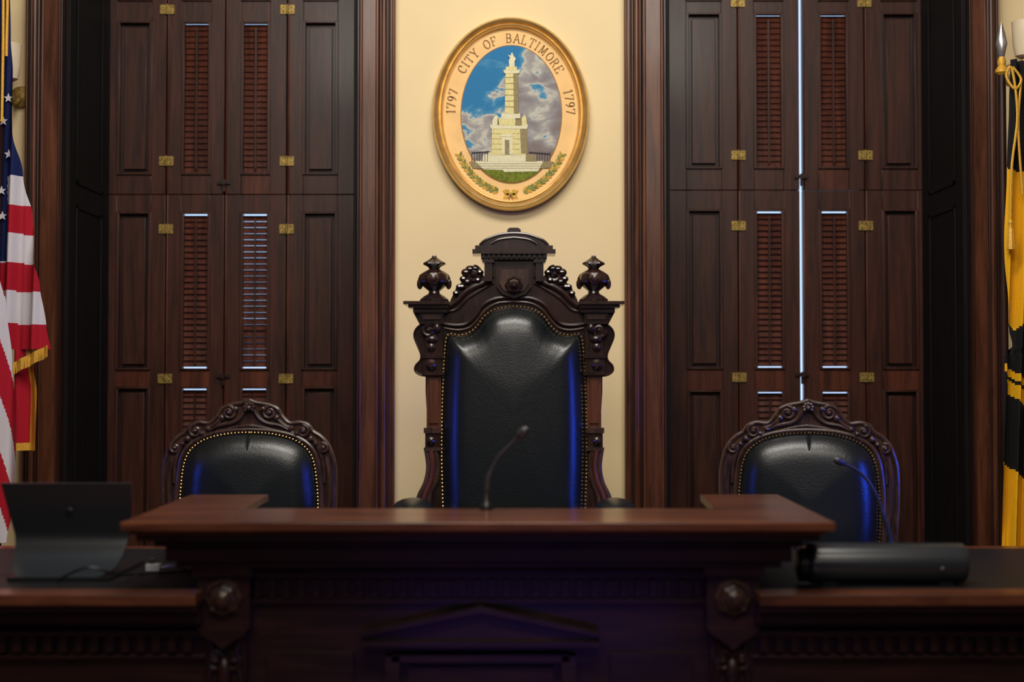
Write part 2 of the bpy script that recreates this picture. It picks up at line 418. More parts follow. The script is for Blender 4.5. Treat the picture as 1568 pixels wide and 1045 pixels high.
poly([(796,196),(807,196),(808,235),(798,235)],M_stoneS,7)
poly([(769,210),(784,210),(784,236),(769,236)],M_stoneL,8)
poly([(773,214),(780,214),(780,236),(773,236)],M_stoneS,9)
poly([(764,209),(776,204),(788,209)],M_stoneL,9)
poly([(750,191),(809,191),(807,197),(752,197)],M_stoneL,9)
poly([(762,181),(798,181),(798,192),(762,192)],M_stone,10)
poly([(789,181),(799,181),(799,192),(789,192)],M_stoneS,11)
for x in (759,802):
    poly([(x-5,191),(x-5,184),(x-2,179),(x+1,175),(x+4,180),(x+5,191)],M_stoneL if x<780 else M_stone,10)
poly([(768,173),(796,173),(797,182),(767,182)],M_stoneL,11)
poly([(774,112),(793,112),(794,174),(773,174)],M_stone,12)
poly([(786,112),(793,112),(794,174),(787,174)],M_stoneS,13)
for v_ in range(118,172,9): poly([(773,v_),(794,v_),(794,v_+0.9),(773,v_+0.9)],M_stoneS,14)
poly([(771,107),(796,107),(795,112),(772,112)],M_stoneL,14)
poly([(775,102),(791,102),(792,108),(774,108)],M_stone,15)
poly([(780,102),(779,94),(781,88),(778,84),(782,85),(783,81),(785,81),(786,85),(790,90),(788,93),(788,102)],M_stoneL,15)
for v_ in (204,212,220,228): 
    poly([(752,v_),(768,v_),(768,v_+0.6),(752,v_+0.6)],M_stoneS,8); poly([(785,v_),(796,v_),(796,v_+0.6),(785,v_+0.6)],M_stoneS,8)
for x in list(range(722,750,4))+list(range(810,844,4)): poly([(x,232),(x+0.9,232),(x+0.9,247),(x,247)],M_fence,4)
poly([(722,233),(750,231),(750,232.2),(722,234.2)],M_fence,5); poly([(810,232),(843,235),(843,236.2),(810,233.2)],M_fence,5)
b.finish(0,root)
def arc(cx_,cy_,rx,ry,a0,a1,n=10): return [(cx_+rx*math.cos(math.radians(a0+(a1-a0)*i/n)),cy_+ry*math.sin(math.radians(a0+(a1-a0)*i/n))) for i in range(n+1)]
G={'C':[arc(.55,.5,.5,.5,45,315,14),[(.9,.68),(.9,.95)]],
'I':[[(.5,0),(.5,1)],[(.3,0),(.7,0)],[(.3,1),(.7,1)]],
'T':[[(.5,0),(.5,1)],[(0,.8),(0,1),(1,1),(1,.8)],[(.3,0),(.7,0)]],
'Y':[[(0.05,1),(.5,.48),(.95,1)],[(.5,.48),(.5,0)],[(.3,0),(.7,0)],[(-.1,1),(.2,1)],[(.8,1),(1.1,1)]],
'O':[arc(.5,.5,.52,.5,0,360,18)],
'F':[[(.15,0),(.15,1),(.85,1),(.85,.8)],[(.15,.52),(.65,.52)],[(0,0),(.35,0)],[(0,1),(.2,1)]],
'B':[[(.12,0),(.12,1)],[(0,1),(.5,1)]+arc(.5,.76,.28,.24,90,-90,6)+[(.12,.52)],[(0,0),(.5,0)]+arc(.5,.26,.36,.26,-90,90,6)],
'A':[[(0,0),(.5,1),(1,0)],[(.22,.36),(.8,.36)],[(-.12,0),(.15,0)],[(.85,0),(1.12,0)]],
'L':[[(.15,1),(.15,0),(.85,0),(.85,.22)],[(0,1),(.35,1)],[(0,0),(.15,0)]],
'M':[[(.05,0),(.1,1),(.5,.15),(.9,1),(.95,0)],[(-.1,0),(.2,0)],[(.8,0),(1.1,0)],[(-.05,1),(.1,1)],[(.9,1),(1.05,1)]],
'R':[[(.12,0),(.12,1)],[(0,1),(.5,1)]+arc(.5,.76,.3,.24,90,-90,6)+[(.12,.52)],[(.5,.52),(.9,0),(1.05,0)],[(0,0),(.3,0)]],
'E':[[(.85,.8),(.85,1),(.12,1),(.12,0),(.88,0),(.88,.2)],[(.12,.52),(.62,.52)],[(0,1),(.2,1)],[(0,0),(.2,0)]],
'1':[[(.5,0),(.5,1),(.25,.85)],[(.3,0),(.7,0)]],
'7':[[(.1,.8),(.1,1),(.9,1),(.45,0)]],
'9':[arc(.5,.7,.34,.3,0,360,12),[(.84,.7),(.78,.3),(.4,0)]]}
b=MB('seal_lettering')
def glyph(ch,th,h=13.5,w=8.5,a_=92.5,b_=118):
    px_=cx+a_*s*math.cos(th); pz_=cz+b_*s*math.sin(th)
    n=Vector((math.cos(th)/a_,math.sin(th)/b_)).normalized(); t=Vector((n.y,-n.x))
    for st in G[ch]:
        P=[Vector((px_,pz_))+t*((x-.5)*w*s)+n*((y-.5)*h*s) for x,y in st]
        for p0,p1 in zip(P,P[1:]):
            d=(p1-p0)
            if d.length<1e-7: continue
            d.normalize(); wd=0.40+0.42*abs(d.dot(n)); o=Vector((-d.y,d.x))*wd*s; e=d*0.3*s
            c4=[p0-e+o,p1+e+o,p1+e-o,p0-e-o]
            b.prism([(c.x,c.y) for c in c4],6.2725,6.2745,M_goldln)
def arclen_layout(text,th0,th1):
    N=400; a_,b_=92.5,117
    L=[0]; th=[th0+(th1-th0)*i/N for i in range(N+1)]
    for i in range(N):
        L.append(L[-1]+math.hypot(a_*(math.cos(th[i+1])-math.cos(th[i])),b_*(math.sin(th[i+1])-math.sin(th[i]))))
    W=[{'I':.55,'M':1.25,' ':.9,'1':.7}.get(c,1) for c in text]
    tot=sum(W)-W[0]/2-W[-1]/2; pos=0
    for i,c in enumerate(text):
        if i: pos+=(W[i-1]+W[i])/2
        tgt=L[-1]*pos/tot
        k=min(range(N+1),key=lambda j:abs(L[j]-tgt))
        if c!=' ': glyph(c,th[k])
arclen_layout('CITY OF BALTIMORE',math.radians(144),math.radians(36))
arclen_layout('1797',math.radians(178),math.radians(163))
arclen_layout('1797',math.radians(17),math.radians(2))
b.finish(0,root)
b=MB('laurel_wreath')
def leaf(u,v,ang,L,w,m,l=0):
    pts=[(0,0),(L*.3,w),(L*.7,w*.7),(L,0),(L*.7,-w*.7),(L*.3,-w)]
    ca,sa=math.cos(ang),math.sin(ang)
    b.prism([q(u+x*ca-y*sa,v+x*sa+y*ca) for x,y in pts],6.2722-l*0.0003,6.2745,m)
for sg in (-1,1):
    pts3=[]
    for i in range(14):
        a=math.radians(90-sg*(12+i*3.5))
        u=782+92*math.cos(a); v=174+121*math.sin(a)
        ta=math.atan2(121*math.cos(a),-92*math.sin(a)); 
        if sg>0: ta+=math.pi
        for k,off in enumerate((-0.7,0.7)):
            leaf(u,v,ta+off,9,2.3,(M_leaf,M_leaf2)[(i+k)%2 if i>9 else (0 if (i*2+k)%3 else 1)],k)
        x_,z_=q(u,v); pts3.append((x_,6.2735,z_))
    b.tube(pts3,0.002,M_leaf,5)
for sg in (-1,1):
    leaf(782,297,math.pi/2-sg*1.1,13,4,M_leaf2,3); leaf(782,297,math.pi/2-sg*0.4,9,2,M_goldln,4); leaf(782,296,-math.pi/2-sg*1.2,13,4.5,M_leaf2,3)
b.finish(0,root)

# ---------------- high-back chair ----------------
CD=5.44; CU=787
def cp(u,v): return pz(u,v,CD)
def mir(pts): return [(2*CU-u,v) for u,v in pts]
ch=empty('high_back_chair')
b=MB('carved_back_frame')
half=[(787,392),(742,392),(742,424),(737,418),(733,412),(722,411),(712,414),(708,424),(706,434),(699,440),(695,450),(690,460),(687,474),(652,474),(650,500),(652,545),(652,600),(655,650),(655,700),(651,740),(652,800),(656,905)]
full=half+mir(half)[::-1]
full=[p for i,p in enumerate(full) if i==0 or p!=full[i-1]]
if full[0]==full[-1]: full.pop()
b.prism([cp(*p) for p in full],5.425,5.50,M_chair)
leather=[(680,905),(681,850),(680,778),(678,700),(679,620),(682,550),(687,516),(704,516),(720,512),(732,502),(742,488),(756,478),(772,473.5),(787,472)]
lf=leather+mir(leather)[::-1][1:]
lfc=cat([cp(*p) for p in lf],5)
def strip(pts,w0,y0,y1,m,sides=(1,-1)):
    for sd in sides:
        P=pts if sd==1 else mir(pts)
        b.prism([cp(*p) for p in P],y0,y1,m)
def tubeM(pts,r,y,m,k=6,sides=(1,-1),n=8):
    for sd in sides:
        P=pts if sd==1 else mir(pts)
        P=[cp(*p) for p in P]; P=cat(P,k)
        rr=r if not isinstance(r,(list,tuple)) else [r[0]+(r[1]-r[0])*i/(len(P)-1) for i in range(len(P))]
        b.tube([(x,y,z) for x,z in P],rr,m,n)
def boxM(u0,u1,v0,v1,y0,y1,m,sides=(1,-1)):
    for sd in sides:
        a,c=(u0,u1) if sd==1 else (2*CU-u1,2*CU-u0)
        x0,z1=cp(a,v0); x1,z0=cp(c,v1); b.box(x0,x1,y0,y1,z0,z1,m)
S=CD/F
boxM(724,850,384,391,5.375,5.50,M_chair,(1,)); boxM(728,846,378,384,5.385,5.50,M_chair,(1,)); boxM(737,837,391,399,5.40,5.50,M_chair,(1,))
for i in range(13):
    u=739+i*7.7; boxM(u,u+4,391,397,5.385,5.41,M_chair,(1,))
ar=cat([(735,378),(742,371),(752,366),(768,361),(787,359.5),(806,361),(822,366),(832,371),(839,378)],4)
b.prism([cp(*p) for p in ar],5.39,5.49,M_chair)
b.tube([(cp(*p)[0],5.392,cp(*p)[1]) for p in ar],0.006,M_chair,8)
b.prism([cp(*p) for p in [(776,361),(777,353),(781,350.5),(793,350.5),(797,353),(798,361)]],5.40,5.48,M_chair)
tubeM([(752,376),(765,369),(787,366)],0.005,5.388,M_chair)
boxM(742,754,399,432,5.395,5.47,M_chair); boxM(739,757,399,404,5.388,5.47,M_chair)
b.prism([cp(*p) for p in [(760,410),(814,410),(814,440),(804,452),(787,458),(770,452),(760,440)]],5.405,5.46,M_chair)
b.prism([cp(*p) for p in [(765,414),(809,414),(809,436),(802,446),(787,452),(772,446),(765,436)]],5.398,5.41,M_chairS)
x,z=cp(787,438)
b.lathe((x,5.398,z),[(0.033,0),(0.033,-0.008),(0.026,-0.014),(0.022,-0.008),(0.016,-0.01),(0.015,-0.022),(0.006,-0.03)],M_chair,'y',24,8,0.07)
tubeM([(688,470),(699,462),(712,449),(726,440),(742,433),(754,422)],0.012,5.422,M_chair)
tubeM([(683,478),(700,474),(716,458),(736,445),(756,434)],0.007,5.425,M_chair)
tubeM([(680,497),(700,499),(716,496),(728,484),(740,468),(760,458),(787,456)],0.008,5.42,M_chair)
tubeM([(680,503),(702,506),(719,502),(731,491),(743,476),(762,465),(787,463)],0.005,5.42,M_chairS)
for sd in (1,-1):
    def f(u,v): 
        return cp(u if sd==1 else 2*CU-u,v)
    xs,zs_=f(725,421); b.spiral((xs,zs_),0.026,1.6,-sd,math.pi/2,0.010,M_chair,5.42)
    for (u,v,r) in ((714,418,8),(720,413,7.5),(728,412,7),(735,418,6),(710,428,6.5),(716,432,7),(704,440,6),(699,450,6),(708,440,6),(732,430,6)):
        xs,zs_=f(u,v); b.ell((xs,5.425,zs_),(r*S,0.024,r*S*0.8),M_chair,10,6)
    e=cat([(652,497),(643,499),(636,507),(635,517),(640,530),(645,543),(644,552),(637,560),(636,568),(643,574),(654,576)],4)
    P=[(u,v) if sd==1 else (2*CU-u,v) for u,v in e]; b.prism([cp(*p) for p in P],5.43,5.485,M_chair)
    b.tube([(cp(*p)[0],5.43,cp(*p)[1]) for p in P],0.0045,M_chair,7)
    xs,zs_=f(657,507); b.spiral((xs,zs_),0.024,1.5,sd,0,0.010,M_chair,5.408); 
    xs,zs_=f(670,503); b.ell((xs,5.405,zs_),(0.016,0.02,0.02),M_chair)
    xs,zs_=f(662,520); b.ell((xs,5.41,zs_),(0.024,0.018,0.016),M_chair)
    xs,zs_=f(661,532); b.ell((xs,5.41,zs_),(0.018,0.014,0.018),M_chair)
    xs,zs_=f(661,559); b.lathe((xs,5.402,zs_),[(0.022,0),(0.020,-0.010),(0.010,-0.018)],M_chair,'y',16)
    xs,zs_=f(661,675); b.lathe((xs,5.40,zs_),[(0.016,0),(0.014,-0.012),(0.006,-0.018)],M_chair,'y',16)
    xs,_=f(665,460); yb=5.44
    pr=[(2,391),(4,395),(9,399),(15,402.5),(16,405),(9,409),(7,412),(14,416),(21,421),(23.5,427),(22.5,433),(14,441),(8,446),(9,450),(16,454),(22,459),(22,464)]
    for (a0,a1,rb,ra) in ((0,7,6,0.10),(6,13,10,0.06),(12,17,0,0)):
        seg=[(r*S,cp(CU,v)[1]) for r,v in pr[a0:a1]]
        b.lathe((xs,yb,0),seg,M_chair,'z',30,rb,ra)
    xs2,zs2=f(665,428); b.lathe((xs2,yb-23*S+0.004,zs2),[(0.024,0),(0.022,-0.008),(0.014,-0.010),(0.012,-0.018),(0.004,-0.022)],M_chairS,'y',18,6,0.1)
    for dx in (-22,22): b.ell((xs2+dx*S,yb,cp(CU,435)[1]),(0.012,0.012,0.022),M_chair,8,6)
boxM(620,689,463,468,5.355,5.53,M_chair); boxM(627,688,468,473,5.37,5.52,M_chair); boxM(634,686,473,480,5.385,5.51,M_chair)
boxM(644,680,480,497,5.395,5.50,M_chair); boxM(648,676,483,490,5.388,5.40,M_chairS)
strip([(634,480),(644,480),(650,497),(644,499)],0,5.41,5.50,M_chair)
boxM(652,678,497,545,5.41,5.45,M_chair); boxM(647,681,543,549,5.395,5.45,M_chair); boxM(649,679,549,570,5.402,5.45,M_chair); boxM(647,681,570,575,5.395,5.45,M_chair)
boxM(654,676,575,655,5.412,5.45,M_chairR); boxM(658,672,580,648,5.406,5.42,M_chairR)
boxM(650,677,655,663,5.395,5.45,M_chairS); boxM(652,675,663,685,5.40,5.45,M_chair); boxM(650,677,685,690,5.395,5.45,M_chairS)
for k,du in enumerate((-8,-1,6)):
    tubeM([(662+du,690),(665+du,715),(661+du,738),(653+du*1.1,757),(650+du*1.2,772),(652+du,790)],(0.009,0.011),5.405-0.006*(k%2),(M_chairS,M_chairR)[k%2])
boxM(654,678,690,905,5.415,5.45,M_chair)
tubeM([(684,905),(677,700),(680,560),(683,513)],0.006,5.42,M_chair)
for sd in (-1,1):
    x0=cp(CU,0)[0]+sd*0.30
    b.box(x0-0.03,x0+0.03,5.42,5.49,0.0,cp(CU,900)[1],M_chair)
zseat=0.50
b.box(-0.31+0.0075,0.31+0.0075,4.93,5.43,zseat-0.09,zseat-0.01,M_chair)
for sd in (-1,1):
    x0=0.0075+sd*0.27
    b.lathe((x0,4.97,0),[(0.02,0),(0.03,0.02),(0.022,0.06),(0.03,0.12),(0.018,0.16),(0.032,0.30),(0.035,0.42)],M_chair,'z',18)
    xa=0.0075+sd*0.355
    pts=cat([(xa-sd*0.03,5.44,0.80),(xa,5.34,0.815),(xa+sd*0.015,5.15,0.82),(xa+sd*0.01,5.02,0.815),(xa,4.96,0.79)],5)
    b.tube(pts,0.026,M_chair,10)
    b.lathe((xa-sd*0.01,5.02,0),[(0.025,0.42),(0.03,0.5),(0.018,0.56),(0.03,0.68),(0.022,0.80)],M_chair,'z',16)
b.finish(0.0025,ch)
b=MB('leather_upholstery')
b.puff(lfc,5.425,0.085,M_leath,30,0.085,cen=cp(787,640),smooth=14)
x0,x1=0.0075-0.29,0.0075+0.29
b.plan([(x0,4.94),(x1,4.94),(x1,5.40),(x0,5.40)],zseat-0.01,zseat+0.05,M_leath)
for sd in (-1,1):
    xa=0.0075+sd*0.365
    b.ell((xa,5.14,0.86),(0.072,0.15,0.034),M_leath,18,10)
b.finish(0.0,ch,ang=70)
b=MB('brass_nails')
L2=[(p[0]-1.5 if p[0]<787 else p[0],p[1]-1.5) for p in leather]
nl=resample(cat([cp(*p) for p in L2+mir(L2)[::-1][1:]],5),0.0145)
for x,z in nl: b.ell((x,5.416,z),(0.0052,0.006,0.0052),M_brass,7,5)
b.finish(0,ch)

# ---------------- side armchairs ----------------
def armchair(name,loc,rot):
    root=empty(name,loc,(0,0,rot)); D=5.45; K=D/F
    def lp(u,v): return ((u-383)*K, zz(v,D))
    mr=lambda P:[(766-u,v) for u,v in P]
    b=MB('carved_frame')
    out=[(383,613),(372,617),(355,620),(341,626),(334,637),(322,648),(306,647),(294,651),(286,661),(274,669),(263,682),(256,700),(252,722),(252,770),(257,830),(266,900)]
    inn=[(383,664),(350,666),(318,674),(297,688),(286,708),(281,740),(279,780),(281,830),(288,890)]
    oc=cat(out,5); ic=cat(inn,5)
    poly=oc+mr(oc)[::-1][1:]
    b.prism([lp(*p) for p in poly],0.0,0.05,M_chairS)
    P=[lp(*p) for p in poly]
    b.tube([(x,0.0,z) for x,z in P],0.0085,M_chairS,8)
    ip=ic+mr(ic)[::-1][1:]; 
    off=[(383+(u-383)*1.07,664+(v-664)-6) for u,v in ip]
    b.tube([(lp(*p)[0],-0.003,lp(*p)[1]) for p in off],0.009,M_chairS,8)
    for sd in (1,-1):
        f=lambda u,v:lp(u if sd==1 else 766-u,v)
        def T(pts,r0,r1,y=-0.005):
            c=cat([f(*p) for p in pts],6); n=len(c)
            b.tube([(x,y,z) for x,z in c],[r0+(r1-r0)*i/(n-1) for i in range(n)],M_chairS,7)
        b.spiral(f(352,632),0.024,1.5,-sd,math.pi*0.5,0.0075,M_chairS,-0.008)
        b.spiral(f(301,660),0.022,1.5,sd,math.pi*0.5,0.0075,M_chairS,-0.008)
        b.spiral(f(270,686),0.018,1.4,sd,math.pi*0.6,0.007,M_chairS,-0.008)
        T([(378,625),(368,640),(355,648),(335,652),(318,662),(303,676)],0.010,0.006)
        T([(383,652),(360,655),(335,662)],0.007,0.005)
        T([(266,700),(261,725),(261,760),(265,800),(272,850)],0.012,0.010)
        T([(285,672),(276,690),(270,712),(268,740)],0.009,0.006)
        T([(342,640),(328,652),(316,655)],0.011,0.006)
        for (u,v,r) in ((341,640,5),(362,627,5),(320,657,4.5),(311,664,4),(289,672,5),(281,680,4)):
            x,z=f(u,v); b.ell((x,-0.008,z),(r*K,0.012,r*K),M_chairS,9,6)
        b.tube([(sd*-0.27,0.03,0.62),(sd*-0.27,0.03,0.40),(sd*-0.28,0.07,0.2),(sd*-0.29,0.12,0.02)],0.024,M_chairS,10)
        b.lathe((sd*0.25,-0.42,0),[(0.018,0),(0.028,0.03),(0.018,0.08),(0.026,0.25),(0.034,0.38)],M_chairS,'z',16)
        b.tube(cat([(sd*0.30,0.02,0.70),(sd*0.31,-0.08,0.665),(sd*0.31,-0.22,0.65),(sd*0.30,-0.32,0.63),(sd*0.28,-0.36,0.57),(sd*0.26,-0.33,0.50),(sd*0.26,-0.33,0.44)],5),0.020,M_chairS,10)
    x,z=lp(383,625)
    for k in range(7):
        a=math.radians(-30+k*40); b.ell((x+0.016*math.cos(a),-0.010,z+0.016*math.sin(a)),(0.010,0.012,0.010),M_chairS,9,6)
    b.ell((x,-0.018,z),0.011,M_chairS)
    b.box(-0.28,0.28,-0.45,0.04,0.36,0.43,M_chairS)
    b.finish(0.003,root)
    b=MB('leather_upholstery')
    lo=[lp(*p) for p in ip]
    b.puff(lo,-0.002,0.075,M_leath,24,0.09,cen=lp(383,770),smooth=12)
    b.plan([(-0.26,-0.44),(0.26,-0.44),(0.26,-0.03),(-0.26,-0.03)],0.43,0.49,M_leath)
    b.finish(0.0,root,ang=70)
    b=MB('brass_nails')
    for x,z in resample([(lp(*p)[0]*1.012,lp(*p)[1]+0.003) for p in ip],0.0135): b.ell((x,-0.008,z),(0.0045,0.005,0.0045),M_brass,7,5)
    b.finish(0,root)
    return root
armchair('armchair',(xx(383,5.45),5.45,0),0.0)
armchair('armchair.001',(xx(1237,5.42),5.42,0),math.radians(-9))

# ---------------- judges' desk ----------------
desk=empty('judicial_bench')
b=MB('counter_top')
zt=0.931
LX,RX=-1.072,0.885
plan=[(LX,3.90),(RX,3.90),(RX+0.02,4.85),(0.64,4.85),(0.615,4.33),(-0.815,4.33),(-0.828,4.85),(LX-0.02,4.85)]
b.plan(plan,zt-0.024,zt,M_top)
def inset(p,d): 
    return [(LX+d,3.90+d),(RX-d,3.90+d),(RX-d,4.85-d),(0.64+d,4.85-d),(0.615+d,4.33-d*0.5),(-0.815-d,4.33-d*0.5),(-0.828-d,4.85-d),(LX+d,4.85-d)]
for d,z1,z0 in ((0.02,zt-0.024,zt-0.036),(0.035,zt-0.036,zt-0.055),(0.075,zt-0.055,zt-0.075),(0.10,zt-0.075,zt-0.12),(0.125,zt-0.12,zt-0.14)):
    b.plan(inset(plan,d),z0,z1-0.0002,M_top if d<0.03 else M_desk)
b.finish(0.006,desk,seg=3)
b=MB('counter_body')
bx0,bx1=-0.89,0.70
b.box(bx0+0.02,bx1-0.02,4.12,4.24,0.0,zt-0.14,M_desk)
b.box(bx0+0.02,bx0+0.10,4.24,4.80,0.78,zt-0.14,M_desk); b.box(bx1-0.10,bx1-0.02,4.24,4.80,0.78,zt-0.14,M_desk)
for u0,u1 in ((305,385),(1080,1160)):
    x0,x1=xx(u0,4.06),xx(u1,4.06); xm=(x0+x1)/2
    b.box(x0,x1,4.05,4.13,zz(965,4.05),zt-0.14,M_desk)
    b.box(x0-0.01,x1+0.01,4.03,4.13,zt-0.165,zt-0.141,M_desk)
    zr=zz(917,4.03)
    b.lathe((xm,4.05,zr),[(0.052,0),(0.052,-0.012),(0.042,-0.022),(0.036,-0.012),(0.026,-0.016),(0.024,-0.035),(0.010,-0.045)],M_chairS,'y',24,8,0.06)
    b.prism([(x0,zz(962,4.05)),(x1,zz(962,4.05)),(x1-0.02,zz(975,4.05)),(xm+0.02,zz(985,4.05)),(xm,zz(996,4.05)),(xm-0.02,zz(985,4.05)),(x0+0.02,zz(975,4.05))],4.04,4.12,M_desk)
    b.box(x0+0.015,x1-0.015,4.08,4.13,0.0,zz(965,4.05),M_desk)
    for sd in (-1,1):
        b.spiral((xm+sd*0.028,zz(1015,4.05)),0.026,1.5,sd,math.pi/2,0.010,M_desk,4.075)
        b.tube([(xm+sd*0.045,4.08,zz(975,4.05)),(xm+sd*0.035,4.07,zz(1000,4.05)),(xm+sd*0.05,4.08,zz(1060,4.05))],0.009,M_desk)
    b.ell((xm,4.07,zz(1035,4.05)),(0.022,0.02,0.05),M_desk)
x=xx(392,4.1)
b.box(xx(388,4.1),xx(1078,4.1),4.09,4.125,zz(885,4.1),zz(872,4.1),M_desk)
while x<xx(1070,4.1):
    b.box(x,x+0.018,4.095,4.125,zz(915,4.1),zz(888,4.1),M_desk); x+=0.042
b.box(xx(388,4.1),xx(1078,4.1),4.10,4.125,zz(925,4.1),zz(917,4.1),M_desk)
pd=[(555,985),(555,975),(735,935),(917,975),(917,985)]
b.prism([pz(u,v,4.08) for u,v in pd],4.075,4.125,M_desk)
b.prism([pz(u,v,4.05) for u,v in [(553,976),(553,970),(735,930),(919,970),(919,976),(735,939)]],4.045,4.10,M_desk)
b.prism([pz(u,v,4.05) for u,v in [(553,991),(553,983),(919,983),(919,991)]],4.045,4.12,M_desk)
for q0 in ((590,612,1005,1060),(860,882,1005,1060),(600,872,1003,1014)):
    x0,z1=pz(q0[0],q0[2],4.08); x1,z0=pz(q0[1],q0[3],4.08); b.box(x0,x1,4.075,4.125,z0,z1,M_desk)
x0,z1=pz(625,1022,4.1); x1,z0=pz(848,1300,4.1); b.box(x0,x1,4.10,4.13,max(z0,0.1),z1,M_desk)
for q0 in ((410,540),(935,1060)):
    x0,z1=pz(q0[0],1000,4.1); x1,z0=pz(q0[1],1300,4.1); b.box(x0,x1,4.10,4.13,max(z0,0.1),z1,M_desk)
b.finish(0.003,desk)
b=MB('side_desks')
zd=0.727
for (xa,xb) in ((-2.45,bx0+0.015),(bx1-0.015,2.45)):
    b.box(xa,xb,3.95,5.10,zd-0.03,zd-0.0015,M_top)
    b.box(xa,xb,3.95,4.06,zd-0.002,zd,M_top); b.box(xa,xb,5.02,5.10,zd-0.002,zd,M_top)
    b.box(xa,xb,3.965,4.2,zd-0.05,zd-0.031,M_desk)
    b.box(xa,xb,4.01,4.2,zd-0.09,zd-0.05,M_desk)
    b.box(xa,xb,4.09,4.16,0.0,zd-0.09,M_desk)
    b.box(xa,xb,4.055,4.16,zd-0.135,zd-0.12,M_desk)
    x=xa+0.02
    while x<xb-0.03:
        b.box(x,x+0.022,4.06,4.10,zd-0.18,zd-0.137,M_desk); x+=0.044
    b.box(xa,xb,4.07,4.16,zd-0.20,zd-0.19,M_desk)
    ex=xa if xa<-1 else xb-0.05
    b.box(ex,ex+0.05,4.16,5.05,0,zd-0.03,M_desk)
    b.box(xa+0.0,xb,4.062,5.018,zd-0.002,zd-0.0008,M_blot)
b.box(bx0+0.03,bx1-0.03,4.25,4.86,zd-0.03,zd,M_top)
b.box(bx0+0.03,bx0+0.07,4.25,4.8,0,zd-0.03,M_desk); b.box(bx1-0.07,bx1-0.03,4.25,4.8,0,zd-0.03,M_desk)
b.finish(0.004,desk)

# ---------------- microphones ----------------
def mic(name,pts,base,r=0.0065,hr=0.016,br=0.055):
    b=MB(name)
    b.lathe(base,[(br,0.0),(br,0.010),(br*0.8,0.018),(0.012,0.024),(0.010,0.06)],M_black,'z',24)
    c=cat(pts,8); b.tube(c,[r*1.5 if i<len(c)*0.45 else r for i in range(len(c))],M_mic,10)
    p=Vector(c[-1]); d=(Vector(c[-1])-Vector(c[-4])).normalized()
    for k in range(5): b.ell(p+d*0.007*k,[hr*(0.75,0.95,1,0.95,0.7)[k]]*3,M_mic,14,8)
    return b.finish(0)
def P3(u,v,d): x,z=pz(u,v,d); return (x,d,z)
base=(xx(745,4.29),4.29,zt+0.0005)
mic('gooseneck_microphone',[(base[0],4.29,zt+0.015),P3(746,760,4.29),P3(748,733,4.285),P3(762,702,4.27),P3(782,681,4.25),P3(796,667,4.23)],base,0.0055,0.0145,0.02)
base=(xx(1362,4.9),4.92,zd+0.0005)
mic('gooseneck_microphone.001',[(base[0],4.92,zd+0.03),P3(1361,820,4.92),P3(1354,795,4.9),P3(1340,755,4.87),P3(1318,725,4.85),P3(1290,709,4.82)],base,0.006,0.015,0.045)

# ---------------- laptop ----------------
b=MB('laptop')
lx=xx(108,4.3)
NR,NC=24,24
def lrow(t):
    z=zd+0.012+0.272*t
    y=4.20+0.13*(1-(1-min(1,t/0.42))**2)-0.06*max(0,t-0.42)/0.58
    hw=0.150+0.046*t**0.8
    if t<0.12: hw-=0.035*(1-t/0.12)**2
    return hw,y,z
fa=[];bk=[]
for j in range(NR+1):
    t=j/NR; hw,y,z=lrow(t)
    fa.append([b.bm.verts.new((lx-hw+2*hw*i/NC,y,z)) for i in range(NC+1)])
    bk.append([b.bm.verts.new((lx-hw+2*hw*i/NC,y+0.012,z+0.001)) for i in range(NC+1)])
for j in range(NR):
    for i in range(NC):
        b.face([fa[j][i],fa[j][i+1],fa[j+1][i+1],fa[j+1][i]],M_blackg); b.face([bk[j][i],bk[j+1][i],bk[j+1][i+1],bk[j][i+1]],M_black)
    for i in (0,NC): b.face([fa[j][i],fa[j+1][i],bk[j+1][i],bk[j][i]],M_black)
for i in range(NC):
    for j in (0,NR): b.face([fa[j][i],fa[j][i+1],bk[j][i+1],bk[j][i]],M_mic if j else M_black)
b.box(lx-0.15,lx+0.15,4.20,4.60,zd+0.0005,zd+0.013,M_black)
b.ell((lx,4.297,zd+0.20),(0.013,0.003,0.010),M_black)
b.finish(0.0,ang=50)
b=MB('charging_cable')
b.tube(cat([(xx(92,4.15),4.15,zd+0.006),(xx(105,4.12),4.12,zd+0.03),(xx(140,4.10),4.10,zd+0.055),(xx(180,4.15),4.15,zd+0.03),(xx(215,4.3),4.3,zd+0.008),(xx(260,4.35),4.35,zd+0.006),(xx(296,4.4),4.4,zd+0.006)],6),0.004,M_black,8)
b.box(xx(229,4.45),xx(250,4.45),4.42,4.45,zd+0.001,zd+0.022,M_white)
b.box(xx(232,4.45),xx(240,4.45),4.43,4.445,zd+0.02,zd+0.04,M_mic)
b.tube(cat([(xx(250,4.43),4.43,zd+0.012),(xx(270,4.4),4.4,zd+0.02),(xx(290,4.42),4.42,zd+0.006),(xx(300,4.5),4.5,zd+0.006)],6),0.004,M_white,8)
b.finish(0.002)

